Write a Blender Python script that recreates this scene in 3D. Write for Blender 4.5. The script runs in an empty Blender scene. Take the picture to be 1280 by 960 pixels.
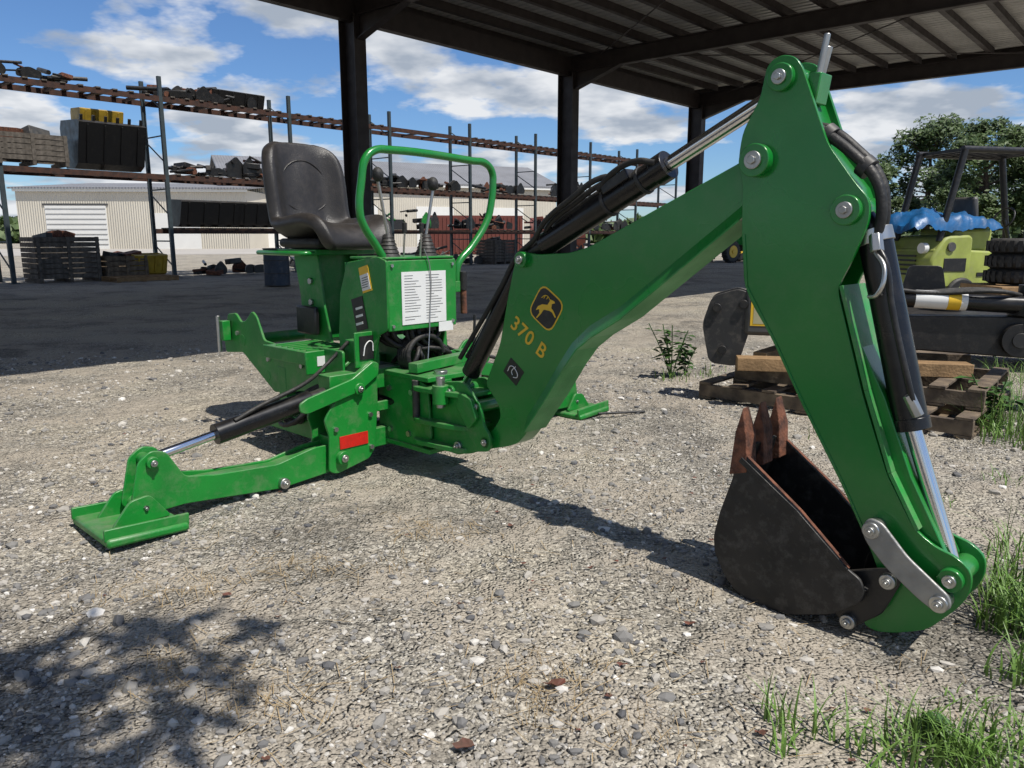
import bpy, bmesh, math, random
import numpy as np
from mathutils import Vector, Matrix, noise
random.seed(7); np.random.seed(7)
sc=bpy.context.scene
R=math.radians
PI=math.pi
# ---------------------------------------------------------------- materials
def nodes(m):
    m.use_nodes=True
    return m.node_tree, m.node_tree.nodes['Principled BSDF']
def ramp(nt,stops):
    r=nt.nodes.new('ShaderNodeValToRGB'); e=r.color_ramp.elements
    while len(e)<len(stops): e.new(.5)
    for i,(p,c) in enumerate(stops):
        e[i].position=p; e[i].color=(c[0],c[1],c[2],1)
    return r
def pmat(name,col,rough=.5,metal=0,var=.25,scale=6,bump=0,bscale=60,dirt=0,dirtcol=(.27,.235,.19),coat=0,col2=None,thr=.5):
    m=bpy.data.materials.new(name); nt,b=nodes(m); N=nt.nodes; L=nt.links
    tc=N.new('ShaderNodeTexCoord')
    n1=N.new('ShaderNodeTexNoise'); n1.inputs['Scale'].default_value=scale; n1.inputs['Detail'].default_value=3
    L.new(tc.outputs['Object'],n1.inputs['Vector'])
    c2=col2 if col2 else tuple(x*(1-var) for x in col)
    r=ramp(nt,[(thr-.15,c2),(thr+.15,col)]); L.new(n1.outputs['Fac'],r.inputs[0])
    out=r.outputs[0]
    if dirt>0:
        n2=N.new('ShaderNodeTexNoise'); n2.inputs['Scale'].default_value=scale*2.3; n2.inputs['Detail'].default_value=5; n2.inputs['Roughness'].default_value=.7
        L.new(tc.outputs['Object'],n2.inputs['Vector'])
        g=N.new('ShaderNodeNewGeometry'); sx=N.new('ShaderNodeSeparateXYZ'); L.new(g.outputs['Normal'],sx.inputs[0])
        ma=N.new('ShaderNodeMath'); ma.operation='MULTIPLY_ADD'; L.new(sx.outputs['Z'],ma.inputs[0]); ma.inputs[1].default_value=.22; L.new(n2.outputs['Fac'],ma.inputs[2])
        rr=ramp(nt,[(.5,(0,0,0)),(.85,(dirt,)*3)]); L.new(ma.outputs[0],rr.inputs[0])
        mx=N.new('ShaderNodeMix'); mx.data_type='RGBA'; L.new(rr.outputs[0],mx.inputs[0]); L.new(out,mx.inputs[6]); mx.inputs[7].default_value=(*dirtcol,1)
        out=mx.outputs[2]
    L.new(out,b.inputs['Base Color'])
    mr=N.new('ShaderNodeMapRange'); L.new(n1.outputs['Fac'],mr.inputs[0]); mr.inputs[1].default_value=.3; mr.inputs[2].default_value=.7
    mr.inputs[3].default_value=min(1,rough+.1); mr.inputs[4].default_value=max(.05,rough-.08)
    L.new(mr.outputs[0],b.inputs['Roughness']); b.inputs['Metallic'].default_value=metal
    if coat: b.inputs['Coat Weight'].default_value=coat; b.inputs['Coat Roughness'].default_value=.15
    if bump:
        n3=N.new('ShaderNodeTexNoise'); n3.inputs['Scale'].default_value=bscale; n3.inputs['Detail'].default_value=2
        L.new(tc.outputs['Object'],n3.inputs['Vector'])
        bp=N.new('ShaderNodeBump'); bp.inputs['Strength'].default_value=bump; bp.inputs['Distance'].default_value=.01
        L.new(n3.outputs['Fac'],bp.inputs['Height']); L.new(bp.outputs[0],b.inputs['Normal'])
    return m
GREEN=pmat('green_paint',(.006,.205,.026),.30,0,.15,3,.05,120,dirt=.12,coat=.4)
GREEN2=pmat('green_paint_dusty',(.010,.235,.030),.40,0,.22,5,.1,90,dirt=.42)
GREEN3=pmat('green_paint_light_band',(.035,.29,.06),.45,0,.25,7,.1,90,dirt=.5)  # lighter green, brightness of the boom's lower band painted in; dusty too
BLACK=pmat('black_paint',(.012,.012,.013),.38,0,.3,6,.1,60,dirt=.15)
CYLB=pmat('cylinder_gloss_black',(.007,.007,.008),.28,0,.3,6,0,60,dirt=.08)
BUCKETM=pmat('worn_black_steel',(.020,.020,.021),.40,.1,.5,9,.25,30,dirt=.7,dirtcol=(.12,.115,.108))
RUBBER=pmat('black_rubber',(.012,.012,.012),.6,0,.2,10,.2,80,dirt=.18)
CHROME=pmat('chrome_rod',(.75,.75,.76),.14,1,.06,5)
ZINC=pmat('zinc_steel',(.55,.55,.53),.38,1,.25,12,dirt=.2)
LINKM=pmat('cast_link_steel',(.36,.36,.35),.5,.6,.25,12,.2,60,dirt=.3)
RUST=pmat('rusty_steel',(.2,.075,.04),.8,.1,.4,25,.5,80,col2=(.06,.028,.02))
ORANGERUST=pmat('rack_beam_paint',(.075,.03,.017),.7,0,.4,8,.1,30,col2=(.035,.018,.014))
RACKBLUE=pmat('rack_upright_paint',(.045,.065,.075),.6,0,.3,5)
VINYL=pmat('seat_vinyl',(.026,.023,.021),.38,0,.2,9,.25,220,dirt=.25,dirtcol=(.12,.1,.085))
WHITE=pmat('white_label',(.75,.75,.73),.45,0,.05,10)
YELLOW=pmat('yellow_label',(.80,.50,.03),.4,0,.1,10)
YELLOWP=pmat('yellow_machine_paint',(.5,.33,.03),.5,0,.3,6,dirt=.5)
RED=pmat('red_reflector',(.60,.02,.012),.3,0,.2,40)
STEELBLK=pmat('canopy_steel',(.028,.02,.018),.6,0,.3,3)
WOOD=pmat('weathered_wood',(.20,.15,.1),.85,0,.45,9,.4,60,col2=(.08,.06,.045))
WOODN=pmat('fresh_wood',(.34,.21,.10),.8,0,.35,9,.4,60)
WOODG=pmat('gray_wood',(.15,.13,.11),.9,0,.5,9,.4,60)
WALL=pmat('beige_siding',(.64,.59,.49),.6,0,.1,.3)
WALLW=pmat('white_door_paint',(.75,.74,.7),.5,0,.06,1)
ROOFM=pmat('gray_metal_roof',(.24,.24,.25),.6,.1,.2,.4)
LIME=pmat('lime_forklift_paint',(.36,.42,.09),.5,0,.25,4,dirt=.4)
BLUET=pmat('blue_tarp',(.010,.11,.29),.45,0,.35,6,.8,12)
REDC=pmat('red_container_paint',(.17,.045,.032),.6,0,.3,1)
GALV=pmat('gray_equipment_paint',(.09,.09,.09),.5,.2,.3,5,dirt=.4)
DARKG=pmat('charcoal_paint',(.03,.03,.031),.5,.1,.3,5,dirt=.4)
LEAF=pmat('foliage',(.075,.12,.025),.6,0,.5,1.2,col2=(.03,.06,.014))
LEAFP=pmat('weed_leaf',(.06,.14,.03),.5,0,.4,14)
GRASSM=pmat('grass_blade',(.14,.26,.045),.5,0,.4,9,col2=(.11,.19,.035))
STRAW=pmat('dry_straw',(.42,.31,.17),.8,0,.35,20)
DEADLEAF=pmat('dead_leaf',(.17,.06,.04),.7,0,.4,30,col2=(.08,.04,.025))
BARK=pmat('bark',(.09,.07,.05),.9,0,.4,8,.6,20)
PAVE=pmat('far_pavement',(.42,.39,.35),.9,0,.15,.3)
def wave(mat,scl,dist):
    nt,b=nodes(mat); tc=nt.nodes.new('ShaderNodeTexCoord'); w=nt.nodes.new('ShaderNodeTexWave'); w.inputs['Scale'].default_value=scl; w.bands_direction='X'
    bp=nt.nodes.new('ShaderNodeBump'); bp.inputs['Distance'].default_value=dist; bp.inputs['Strength'].default_value=1
    nt.links.new(tc.outputs['Object'],w.inputs['Vector']); nt.links.new(w.outputs['Fac'],bp.inputs['Height']); nt.links.new(bp.outputs[0],b.inputs['Normal'])
DECK=pmat('roof_deck',(.46,.45,.43),.5,.2,.25,.8); wave(DECK,1.05,.09); wave(WALL,1.6,.05); wave(ROOFM,1.2,.05)
# ---------------------------------------------------------------- mesh helpers
def finish(name,bm,mat,parent,bevel=0,sharp=35,segs=2):
    bmesh.ops.recalc_face_normals(bm,faces=bm.faces)
    for fc in bm.faces: fc.smooth=True
    for e in bm.edges:
        if len(e.link_faces)==2 and e.calc_face_angle(0)>R(sharp): e.smooth=False
    me=bpy.data.meshes.new(name); bm.to_mesh(me); bm.free()
    ob=bpy.data.objects.new(name,me); sc.collection.objects.link(ob)
    if mat: me.materials.append(mat)
    if parent: ob.parent=parent
    if bevel:
        md=ob.modifiers.new('bevel','BEVEL'); md.width=bevel; md.segments=segs; md.limit_method='ANGLE'; md.angle_limit=R(sharp)
    return ob
def root(name,loc=(0,0,0),rz=0,parent=None):
    e=bpy.data.objects.new(name,None); sc.collection.objects.link(e); e.location=loc; e.rotation_euler=(0,0,rz)
    e.empty_display_size=.1
    if parent: e.parent=parent
    return e
def box(name,size,loc,mat,parent=None,rot=(0,0,0),bevel=.004):
    bm=bmesh.new(); bmesh.ops.create_cube(bm,size=1)
    bmesh.ops.scale(bm,verts=bm.verts,vec=size)
    ob=finish(name,bm,mat,parent,bevel); ob.location=loc; ob.rotation_euler=rot; return ob
def cyl(name,p1,p2,r,mat,parent=None,r2=None,seg=24,bevel=.002):
    p1=Vector(p1);p2=Vector(p2);v=p2-p1
    bm=bmesh.new(); bmesh.ops.create_cone(bm,cap_ends=True,segments=seg,radius1=r,radius2=r if r2 is None else r2,depth=v.length)
    bmesh.ops.transform(bm,matrix=Matrix.Translation((p1+p2)/2)@v.to_track_quat('Z','Y').to_matrix().to_4x4(),verts=bm.verts)
    return finish(name,bm,mat,parent,bevel)
def prism(name,pts,a0,a1,mat,parent=None,axis='y',bevel=.004):
    bm=bmesh.new()
    mk=(lambda p,t:(p[0],t,p[1])) if axis=='y' else ((lambda p,t:(t,p[0],p[1])) if axis=='x' else (lambda p,t:(p[0],p[1],t)))
    v0=[bm.verts.new(mk(p,a0)) for p in pts]; v1=[bm.verts.new(mk(p,a1)) for p in pts]
    bm.faces.new(v0); bm.faces.new(v1[::-1])
    for i in range(len(pts)):
        j=(i+1)%len(pts); bm.faces.new((v0[i],v0[j],v1[j],v1[i]))
    return finish(name,bm,mat,parent,bevel,sharp=28)
def tube(name,pts,r,mat,parent=None,cyclic=False,smooth=True,res=6):
    cu=bpy.data.curves.new(name,'CURVE'); cu.dimensions='3D'; cu.bevel_depth=r; cu.bevel_resolution=3; cu.resolution_u=res; cu.use_fill_caps=True
    if smooth:
        s=cu.splines.new('BEZIER'); s.bezier_points.add(len(pts)-1)
        for bp_,p in zip(s.bezier_points,pts): bp_.co=p; bp_.handle_left_type=bp_.handle_right_type='AUTO'
    else:
        s=cu.splines.new('POLY'); s.points.add(len(pts)-1)
        for q,p in zip(s.points,pts): q.co=(*p,1)
    s.use_cyclic_u=cyclic
    cu.materials.append(mat)
    ob=bpy.data.objects.new(name,cu); sc.collection.objects.link(ob)
    if parent: ob.parent=parent
    return ob
def rounded(pts,r,n=4):
    out=[];N=len(pts)
    for i in range(N):
        p=Vector(pts[i]);a=Vector(pts[i-1]);c=Vector(pts[(i+1)%N])
        da=(a-p);dc=(c-p); k=min(r,da.length*.45,dc.length*.45)
        s=p+da.normalized()*k;e=p+dc.normalized()*k
        for j in range(n+1):
            t=j/n; q=s*(1-t)**2+p*2*t*(1-t)+e*t*t; out.append((q.x,q.y))
    return out
def mesh_np(name,V,F,mat,parent=None,smooth=False):
    me=bpy.data.meshes.new(name); me.from_pydata(V.tolist() if hasattr(V,'tolist') else V,[],F.tolist() if hasattr(F,'tolist') else F)
    me.materials.append(mat)
    if smooth: me.polygons.foreach_set('use_smooth',[True]*len(me.polygons))
    ob=bpy.data.objects.new(name,me); sc.collection.objects.link(ob)
    if parent: ob.parent=parent
    return ob
# ---------------------------------------------------------------- ground
def gh(x,y):
    d=math.hypot(x,y-3); f=1/(1+(d/9)**4)
    h=.03*noise.noise((x*.7,y*.7,0))+.016*noise.noise((x*2.3,y*2.3,3))+.008*noise.noise((x*8,y*8,5))
    h*=f
    for cx,cy,r,dd in ((1.15,2.35,.45,.045),(-1.65,2.95,.3,.02)):
        q=((x-cx)**2+(y-cy)**2)/(r*r); h-=dd*math.exp(-q)
    return h
def axis(lo,hi,st,far):
    a=list(np.arange(lo,hi,st)); s=st; v=a[-1]; up=[]
    while v<far: s*=1.22; v+=s; up.append(v)
    s=st; v=lo; dn=[]
    while v>-far: s*=1.22; v-=s; dn.append(v)
    return dn[::-1]+a+up
xs=axis(-3.5,4.5,.035,900); ys=axis(.9,7.5,.035,900)
V=[(x,y,gh(x,y)) for y in ys for x in xs]
nx=len(xs); F=[(j*nx+i,j*nx+i+1,(j+1)*nx+i+1,(j+1)*nx+i) for j in range(len(ys)-1) for i in range(nx-1)]
GR=bpy.data.materials.new('gravel_ground'); nt,b=nodes(GR); N=nt.nodes; L=nt.links
g=N.new('ShaderNodeNewGeometry')
def noi(s,det=3,ro=.55):
    n=N.new('ShaderNodeTexNoise'); n.inputs['Scale'].default_value=s; n.inputs['Detail'].default_value=det; n.inputs['Roughness'].default_value=ro; L.new(g.outputs['Position'],n.inputs['Vector']); return n
v1=N.new('ShaderNodeTexVoronoi'); v1.inputs['Scale'].default_value=85; L.new(g.outputs['Position'],v1.inputs['Vector'])
sp=N.new('ShaderNodeSeparateColor'); L.new(v1.outputs['Color'],sp.inputs[0])
r1=ramp(nt,[(0,(.16,.152,.138)),(.35,(.32,.297,.255)),(.7,(.43,.40,.345)),(1,(.62,.59,.52))]); L.new(sp.outputs[0],r1.inputs[0])
n1=noi(.7,5,.62); r2=ramp(nt,[(.38,(.58,.565,.55)),(.5,(.92,.9,.87)),(.62,(1.15,1.1,1.0))]); L.new(n1.outputs['Fac'],r2.inputs[0])
mx=N.new('ShaderNodeMix'); mx.data_type='RGBA'; mx.blend_type='MULTIPLY'; mx.inputs[0].default_value=1; L.new(r1.outputs[0],mx.inputs[6]); L.new(r2.outputs[0],mx.inputs[7])
n2=noi(1.6,6,.7); r3=ramp(nt,[(.46,(0,0,0)),(.56,(.85,.85,.85))]); L.new(n2.outputs['Fac'],r3.inputs[0])
mx2=N.new('ShaderNodeMix'); mx2.data_type='RGBA'; L.new(r3.outputs[0],mx2.inputs[0]); L.new(mx.outputs[2],mx2.inputs[6]); mx2.inputs[7].default_value=(.42,.37,.30,1)
L.new(mx2.outputs[2],b.inputs['Base Color']); b.inputs['Roughness'].default_value=.95; b.inputs['Specular IOR Level'].default_value=.2
ad=N.new('ShaderNodeMath'); ad.operation='MULTIPLY'; L.new(v1.outputs['Distance'],ad.inputs[0]); ad.inputs[1].default_value=-1
bp=N.new('ShaderNodeBump'); bp.inputs['Strength'].default_value=1; bp.inputs['Distance'].default_value=.012; L.new(ad.outputs[0],bp.inputs['Height'])
n4=noi(3.2,5,.68); bp2=N.new('ShaderNodeBump'); bp2.inputs['Strength'].default_value=1; bp2.inputs['Distance'].default_value=.13; L.new(n4.outputs['Fac'],bp2.inputs['Height']); L.new(bp.outputs[0],bp2.inputs['Normal'])
L.new(bp2.outputs[0],b.inputs['Normal'])
mesh_np('ground',V,F,GR,smooth=True)
# loose stones
SM=bpy.data.materials.new('stone'); nt,b=nodes(SM)
g2=nt.nodes.new('ShaderNodeNewGeometry'); r=ramp(nt,[(0,(.09,.09,.095)),(.3,(.23,.22,.205)),(.7,(.40,.37,.325)),(.93,(.52,.49,.44)),(1,(.72,.69,.64))])
nt.links.new(g2.outputs['Random Per Island'],r.inputs[0]); nt.links.new(r.outputs[0],b.inputs['Base Color']); b.inputs['Roughness'].default_value=.9
bm=bmesh.new(); bmesh.ops.create_icosphere(bm,subdivisions=1,radius=1); bv=np.array([v.co[:] for v in bm.verts]); bf=np.array([[v.index for v in fc.verts] for fc in bm.faces]); bm.free()
NS=50000; VV=[];FF=[]; k=0
for i in range(NS):
    y=1.0+7.2*random.random()**1.6; x=random.uniform(-.78,.78)*(y+.5)
    dens=1.3*noise.noise((x*.8,y*.8,9))+.4*noise.noise((x*3,y*3,2))+(.22 if y<2.4 or x>.9 else 0)
    if dens<random.uniform(-.4,.35): continue
    s=.0032*math.exp(random.gauss(0,.6))*(1+.13*y)
    if random.random()<.012: s*=2.4
    s=min(s,.027)
    a=random.random()*6.283; sx,sy,sz=s*random.uniform(.7,1.5),s*random.uniform(.6,1.1),s*random.uniform(.4,.85)
    v=bv*(1+np.random.uniform(-.24,.24,(len(bv),1)))*np.array([sx,sy,sz])
    c,s_=math.cos(a),math.sin(a); X=v[:,0]*c-v[:,1]*s_+x; Y=v[:,0]*s_+v[:,1]*c+y
    VV.append(np.stack([X,Y,v[:,2]+gh(x,y)+sz*.3],1)); FF.append(bf+k); k+=len(bv)
mesh_np('gravel',np.concatenate(VV),np.concatenate(FF),SM)
# ---------------------------------------------------------------- backhoe
Mroot=Matrix.Translation((-.6,4.1,0))@Matrix.Rotation(math.atan2(.729,.684),4,'Z')
BH=root('backhoe_attachment'); BH.matrix_world=Mroot
Mboom=Matrix.Translation((-.16,3.61,0))@Matrix.Rotation(math.atan2(-.703,.711),4,'Z')
BO=root('boom_assembly'); BO.parent=BH; BO.matrix_local=Mroot.inverted()@Mboom
def boss(nm,x,z,y0,y1,r,par,m=GREEN,head=True):
    cyl(nm+'_boss',(x,y0,z),(x,y1,z),r,m,par,seg=32,bevel=.003)
    if head:
        for yy,sg in ((y0,-1),(y1,1)):
            cyl(nm+'_pin',(x,yy,z),(x,yy+sg*.010,z),r*.55,ZINC,par,seg=20)
            cyl(nm+'_bolt',(x,yy+sg*.010,z),(x,yy+sg*.02,z),r*.28,ZINC,par,seg=6)
boom=[(.289,1.075),(.305,1.112),(.347,1.127),(.426,1.119),(.6,1.128),(.697,1.152),(1.336,1.435),(1.39,1.475),(1.45,1.47),(1.455,1.40),(1.356,1.248),(.882,.883),(.74,.80),(.665,.742),(.60,.66),(.505,.519),(.35,.316),(.31,.275),(.254,.25),(.104,.204),(.077,.246),(.16,.32),(.2,.377),(.19,.43),(.102,.519),(.198,.716),(.25,.937)]
prism('boom',rounded(boom,.02,3),-.05,.05,GREEN,BO,bevel=.003)
def strip(nm,pts,w,y0,y1,m,par):
    for (x1,z1),(x2,z2) in zip(pts,pts[1:]):
        dx,dz=x2-x1,z2-z1; l=math.hypot(dx,dz); nx_,nz=-dz/l*w,dx/l*w
        prism(nm,[(x1,z1),(x2,z2),(x2+nx_,z2+nz),(x1+nx_,z1+nz)],y0,y1,m,par,bevel=.001)
# wedge added along the boom's lower edge, tilted upward to catch more sun
lowe=[(1.372,1.262),(1.356,1.246),(.882,.881),(.74,.797),(.663,.738),(.598,.656),(.503,.515),(.37,.338)]
uppe=[(1.375,1.315),(1.34,1.285),(.86,.925),(.715,.842),(.625,.765),(.56,.68),(.47,.545),(.37,.41)]
for sg in (-1,1):
    bm=bmesh.new(); lo=[bm.verts.new((x,sg*.072,z)) for x,z in lowe]; up=[bm.verts.new((x,sg*.0503,z)) for x,z in uppe]; bk=[bm.verts.new((x,sg*.045,z)) for x,z in lowe]
    for i in range(len(lo)-1):
        bm.faces.new((lo[i],lo[i+1],up[i+1],up[i])); bm.faces.new((lo[i],lo[i+1],bk[i+1],bk[i]))
    finish('boom_sun_wedge',bm,GREEN,BO)
strip('boom_flange',[(a_,b_-.001) for a_,b_ in lowe[1:]],-.006,-.073,.073,GREEN3,BO)
boss('boom_head',.345,1.095,-.075,.075,.034,BO)
for z_,x_ in ((.41,.07),(.25,.13)): boss('foot',x_,z_,-.085,.085,.03,BO)
def sticker(nm,x,z,w,h,ang,m,par,y,rr=.01):
    c,s=math.cos(ang),math.sin(ang)
    q=rounded([(-w/2,-h/2),(w/2,-h/2),(w/2,h/2),(-w/2,h/2)],rr)
    return prism(nm,[(x+p[0]*c-p[1]*s,z+p[0]*s+p[1]*c) for p in q],y-.0008,y,m,par,bevel=0)
ang=R(-33)
sticker('badge_border',.478,.895,.155,.155,ang,YELLOW,BO,-.0505,.045)
sticker('badge_field',.478,.895,.142,.142,ang,BLACK,BO,-.0515,.04)
deer=[(-.058,-.012),(-.045,.006),(-.022,.016),(.008,.016),(.02,.03),(.024,.04),(.046,.034),(.05,.026),(.034,.022),(.03,.004),(.042,-.006),(.058,-.032),(.052,-.034),(.036,-.014),(.022,-.008),(-.012,-.006),(-.026,-.024),(-.05,-.046),(-.054,-.042),(-.036,-.022),(-.038,-.006)]
c_,s_=math.cos(ang+.55),math.sin(ang+.55)
T=lambda p:(.478+p[0]*c_-p[1]*s_,.895+p[0]*s_+p[1]*c_)
prism('badge_deer',[T(p) for p in deer],-.0535,-.0525,YELLOW,BO,bevel=0)
for aa in (((.022,.038),(.01,.052),(-.008,.054),(-.024,.044)),((.012,.05),(.004,.04)),((-.004,.054),(-.012,.042))):
    tube('badge_antler',[(T(p)[0],-.054,T(p)[1]) for p in aa],.0017,YELLOW,BO)
def text(nm,body,size,M,m,par,ext=.0006,align='CENTER'):
    t=bpy.data.curves.new(nm,'FONT'); t.body=body; t.size=size; t.extrude=ext; t.align_x=align; t.align_y='CENTER'; t.space_character=1.1; t.offset=.0012
    t.materials.append(m); ob=bpy.data.objects.new(nm,t); sc.collection.objects.link(ob); ob.parent=par; ob.matrix_local=M; return ob
text('model_number','370 B',.092,Matrix.Translation((.375,-.0515,.762))@Matrix.Rotation(PI/2,4,'X')@Matrix.Rotation(ang,4,'Z'),YELLOW,BO,.0008)
sticker('warning_label',.285,.60,.10,.085,R(-35),BLACK,BO,-.0505,.004)
tube('warning_label_drawing',[(.25,-.053,.6),(.27,-.053,.625),(.3,-.053,.61),(.31,-.053,.58),(.285,-.053,.575)],.002,WHITE,BO)
tube('warning_label_drawing',[(.30,-.053,.625),(.275,-.053,.60),(.28,-.053,.585)],.0018,WHITE,BO)
# dipper
dip=[(1.425,1.713),(1.444,1.735),(1.476,1.745),(1.515,1.735),(1.54,1.704),(1.569,1.635),(1.638,1.467),(1.731,1.347),(1.775,1.300),(1.778,1.24),(1.74,1.13),(1.700,1.04),(1.805,.716),(1.895,.489),(1.985,.34),(2.05,.30),(2.10,.29),(2.146,.257),(2.15,.20),(2.126,.142),(2.049,.04),(1.96,-.005),(1.906,-.02),(1.865,-.01),(1.88,.06),(1.903,.165),(1.859,.257),(1.757,.441),(1.610,.677),(1.509,.855),(1.42,.98),(1.391,1.039),(1.372,1.209),(1.366,1.36),(1.345,1.44),(1.355,1.526),(1.411,1.627)]
dr=rounded(dip,.03,3)
prism('dipper_plate_near',dr,-.08,-.066,GREEN,BO,bevel=.002)
prism('dipper_plate_far',dr,.066,.08,GREEN,BO,bevel=.002)
inner=[(1.46,1.06),(1.69,1.03),(1.86,.716),(1.955,.489),(2.04,.335),(2.08,.26),(2.04,.06),(1.92,.02),(1.93,.17),(1.87,.27),(1.77,.45),(1.62,.69),(1.52,.87)]
prism('dipper_core',inner,-.055,.055,GREEN,BO,bevel=.003)
prism('dipper_top_web',[(1.5,1.62),(1.56,1.6),(1.62,1.46),(1.72,1.34),(1.75,1.27),(1.69,1.29),(1.58,1.42),(1.53,1.52)],-.066,.066,GREEN,BO,bevel=.002)
strip('dipper_flange',[(1.72,1.05),(1.82,.74),(1.91,.5),(2.0,.345)],-.012,-.088,.088,GREEN3,BO)
strip('dipper_edge',[(1.378,1.2),(1.398,1.03),(1.515,.845),(1.617,.667),(1.764,.43),(1.866,.247)],.008,-.084,.084,GREEN,BO)
boss('crowd',1.480,1.677,-.10,.10,.042,BO); boss('dipper_pivot',1.417,1.433,-.115,.115,.052,BO); boss('bucket_cylinder',1.712,1.272,-.10,.10,.045,BO)
boss('dipper_end',2.097,.219,-.10,.10,.035,BO)
cyl('top_bracket',(1.56,-.02,1.62),(1.59,-.02,1.76),.015,ZINC,BO); cyl('top_bracket_rod',(1.575,-.05,1.64),(1.60,-.05,1.79),.009,ZINC,BO)
box('top_lug',(.04,.08,.09),(1.568,-.02,1.64),GREEN,BO,rot=(0,.15,0))
# crowd cylinder
A=Vector((.345,0,1.12)); D=(Vector((1.480,0,1.672))-A)
P=lambda t:tuple(A+D*t)
cyl('crowd_cylinder_barrel',P(.07),P(.575),.05,CYLB,BO,seg=32); cyl('crowd_cylinder_gland',P(.555),P(.60),.055,CYLB,BO,seg=32); cyl('crowd_cylinder_rod',P(.6),P(.97),.027,CHROME,BO)
cyl('crowd_cylinder_base',P(.0),P(.09),.035,BLACK,BO)
box('crowd_valve',(.13,.06,.04),(P(.42)[0],-.03,P(.42)[2]+.045),BLACK,BO,rot=(0,-.45,0))
for k_ in (.36,.5): cyl('crowd_cylinder_clamp',P(k_),P(k_+.012),.055,DARKG,BO)
cyl('lift_cylinder_barrel',(.30,0,1.075),(-.055,0,.545),.045,CYLB,BO,seg=32); cyl('lift_cylinder_rod',(-.05,0,.55),(-.12,0,.44),.022,CHROME,BO)
# bucket cylinder
cyl('bucket_cylinder_barrel',(1.771,-.01,1.20),(1.929,-.01,.635),.049,CYLB,BO,seg=32); cyl('bucket_cylinder_gland',(1.922,-.01,.66),(1.932,-.01,.625),.053,CYLB,BO,seg=32)
cyl('bucket_cylinder_rod',(1.929,-.01,.635),(2.085,-.01,.22),.024,CHROME,BO); cyl('bucket_cylinder_eye',(1.735,-.01,1.25),(1.771,-.01,1.20),.034,BLACK,BO)
cyl('bucket_cylinder_cap',(1.765,-.01,1.215),(1.778,-.01,1.175),.054,ZINC,BO,seg=32)
tube('cylinder_oil_line',[(1.80,-.065,1.17),(1.835,-.08,1.12),(1.862,-.08,1.0),(1.94,-.08,.74),(1.95,-.065,.69)],.009,BLACK,BO)
cyl('oil_line_fitting',(1.93,-.075,.74),(1.96,-.065,.68),.017,ZINC,BO,seg=6); cyl('oil_line_fitting',(1.79,-.055,1.2),(1.805,-.07,1.15),.02,ZINC,BO,seg=6)
tube('cylinder_return_line',[(1.80,-.07,1.15),(1.84,-.10,1.10),(1.83,-.11,1.03),(1.80,-.09,1.02)],.007,ZINC,BO)
for i,o in enumerate((0,.028)):
    tube('hose',[(1.57,-.03+o,1.53),(1.62,-.05+o,1.50+o*.5),(1.70,-.055+o,1.44+o*.5),(1.775,-.05+o,1.36+o*.3),(1.80,-.05+o,1.27),(1.79,-.045+o,1.19)],.016,RUBBER,BO)
for q in ((1.62,1.50),(1.74,1.40)): cyl('hose_clamp',(q[0]-.012,-.035,q[1]+.008),(q[0]+.012,-.035,q[1]-.012),.034,DARKG,BO)
for i,o in enumerate((-.03,.0,.03)):
    tube('hose',[(.84,o,1.41),(.76,o-.02,1.415-i*.015),(.62,o-.045,1.335-i*.012),(.48,o-.04,1.25-i*.012),(.40,o*1.5,1.18-.02*i),(.30,o*1.4,1.11),(.20,o*1.5,.97),(.04,o*1.5,.77),(-.08,o*1.5,.62)],.0115,RUBBER,BO)
tube('hose',[(1.0,-.05,1.455),(.93,-.06,1.465),(.82,-.06,1.43),(.74,-.05,1.37)],.0115,RUBBER,BO)
# bucket
shell=[(1.452,.50),(1.425,.381),(1.387,.257),(1.368,.165),(1.375,.105),(1.416,.035),(1.46,-.01),(1.53,-.035),(1.654,-.030),(1.794,.023),(1.874,.09),(1.885,.13)]
side=shell+[(1.870,.165),(1.831,.186),(1.667,.33),(1.475,.47)]
for y0,y1,nm in ((-.152,-.140,'bucket_side_near'),(.140,.152,'bucket_side_far')): prism(nm,rounded(side,.012,2),y0,y1,BUCKETM,BO,bevel=.002)
th=.012; inn=[]
cx,cz=1.62,.2
for i,(x,z) in enumerate(shell):
    a=Vector(shell[max(0,i-1)]);c=Vector(shell[min(len(shell)-1,i+1)]);t=(c-a).normalized(); nrm=Vector((-t.y,t.x))
    if nrm.dot(Vector((cx-x,cz-z)))<0: nrm=-nrm
    inn.append((x+nrm.x*th,z+nrm.y*th))
for i in range(len(shell)-1):
    prism('bucket_shell',[shell[i],shell[i+1],inn[i+1],inn[i]],-.14,.14,BUCKETM,BO,bevel=0)
strip('bucket_side_cutter',[(1.46,.47),(1.66,.335),(1.83,.19)],-.02,-.158,-.1525,BUCKETM,BO)
strip('bucket_cutter_edge',[(1.475,.474),(1.667,.335),(1.833,.19)],.003,-.153,-.139,RUST,BO)
strip('bucket_cutter_edge',[(1.475,.474),(1.667,.335),(1.833,.19)],.003,.139,.153,RUST,BO)
for yy in (-.12,0,.12):
    bm=bmesh.new()
    a=[(1.415,.40),(1.478,.42),(1.47,.54),(1.445,.635),(1.43,.55)]
    w=[.036,.036,.036,.022,.036]
    vs0=[bm.verts.new((p[0],yy-w_,p[1])) for p,w_ in zip(a,w)]; vs1=[bm.verts.new((p[0],yy+w_,p[1])) for p,w_ in zip(a,w)]
    bm.faces.new(vs0); bm.faces.new(vs1[::-1])
    for i in range(5):
        j=(i+1)%5; bm.faces.new((vs0[i],vs0[j],vs1[j],vs1[i]))
    finish('bucket_tooth',bm,RUST,BO,.004)
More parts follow.
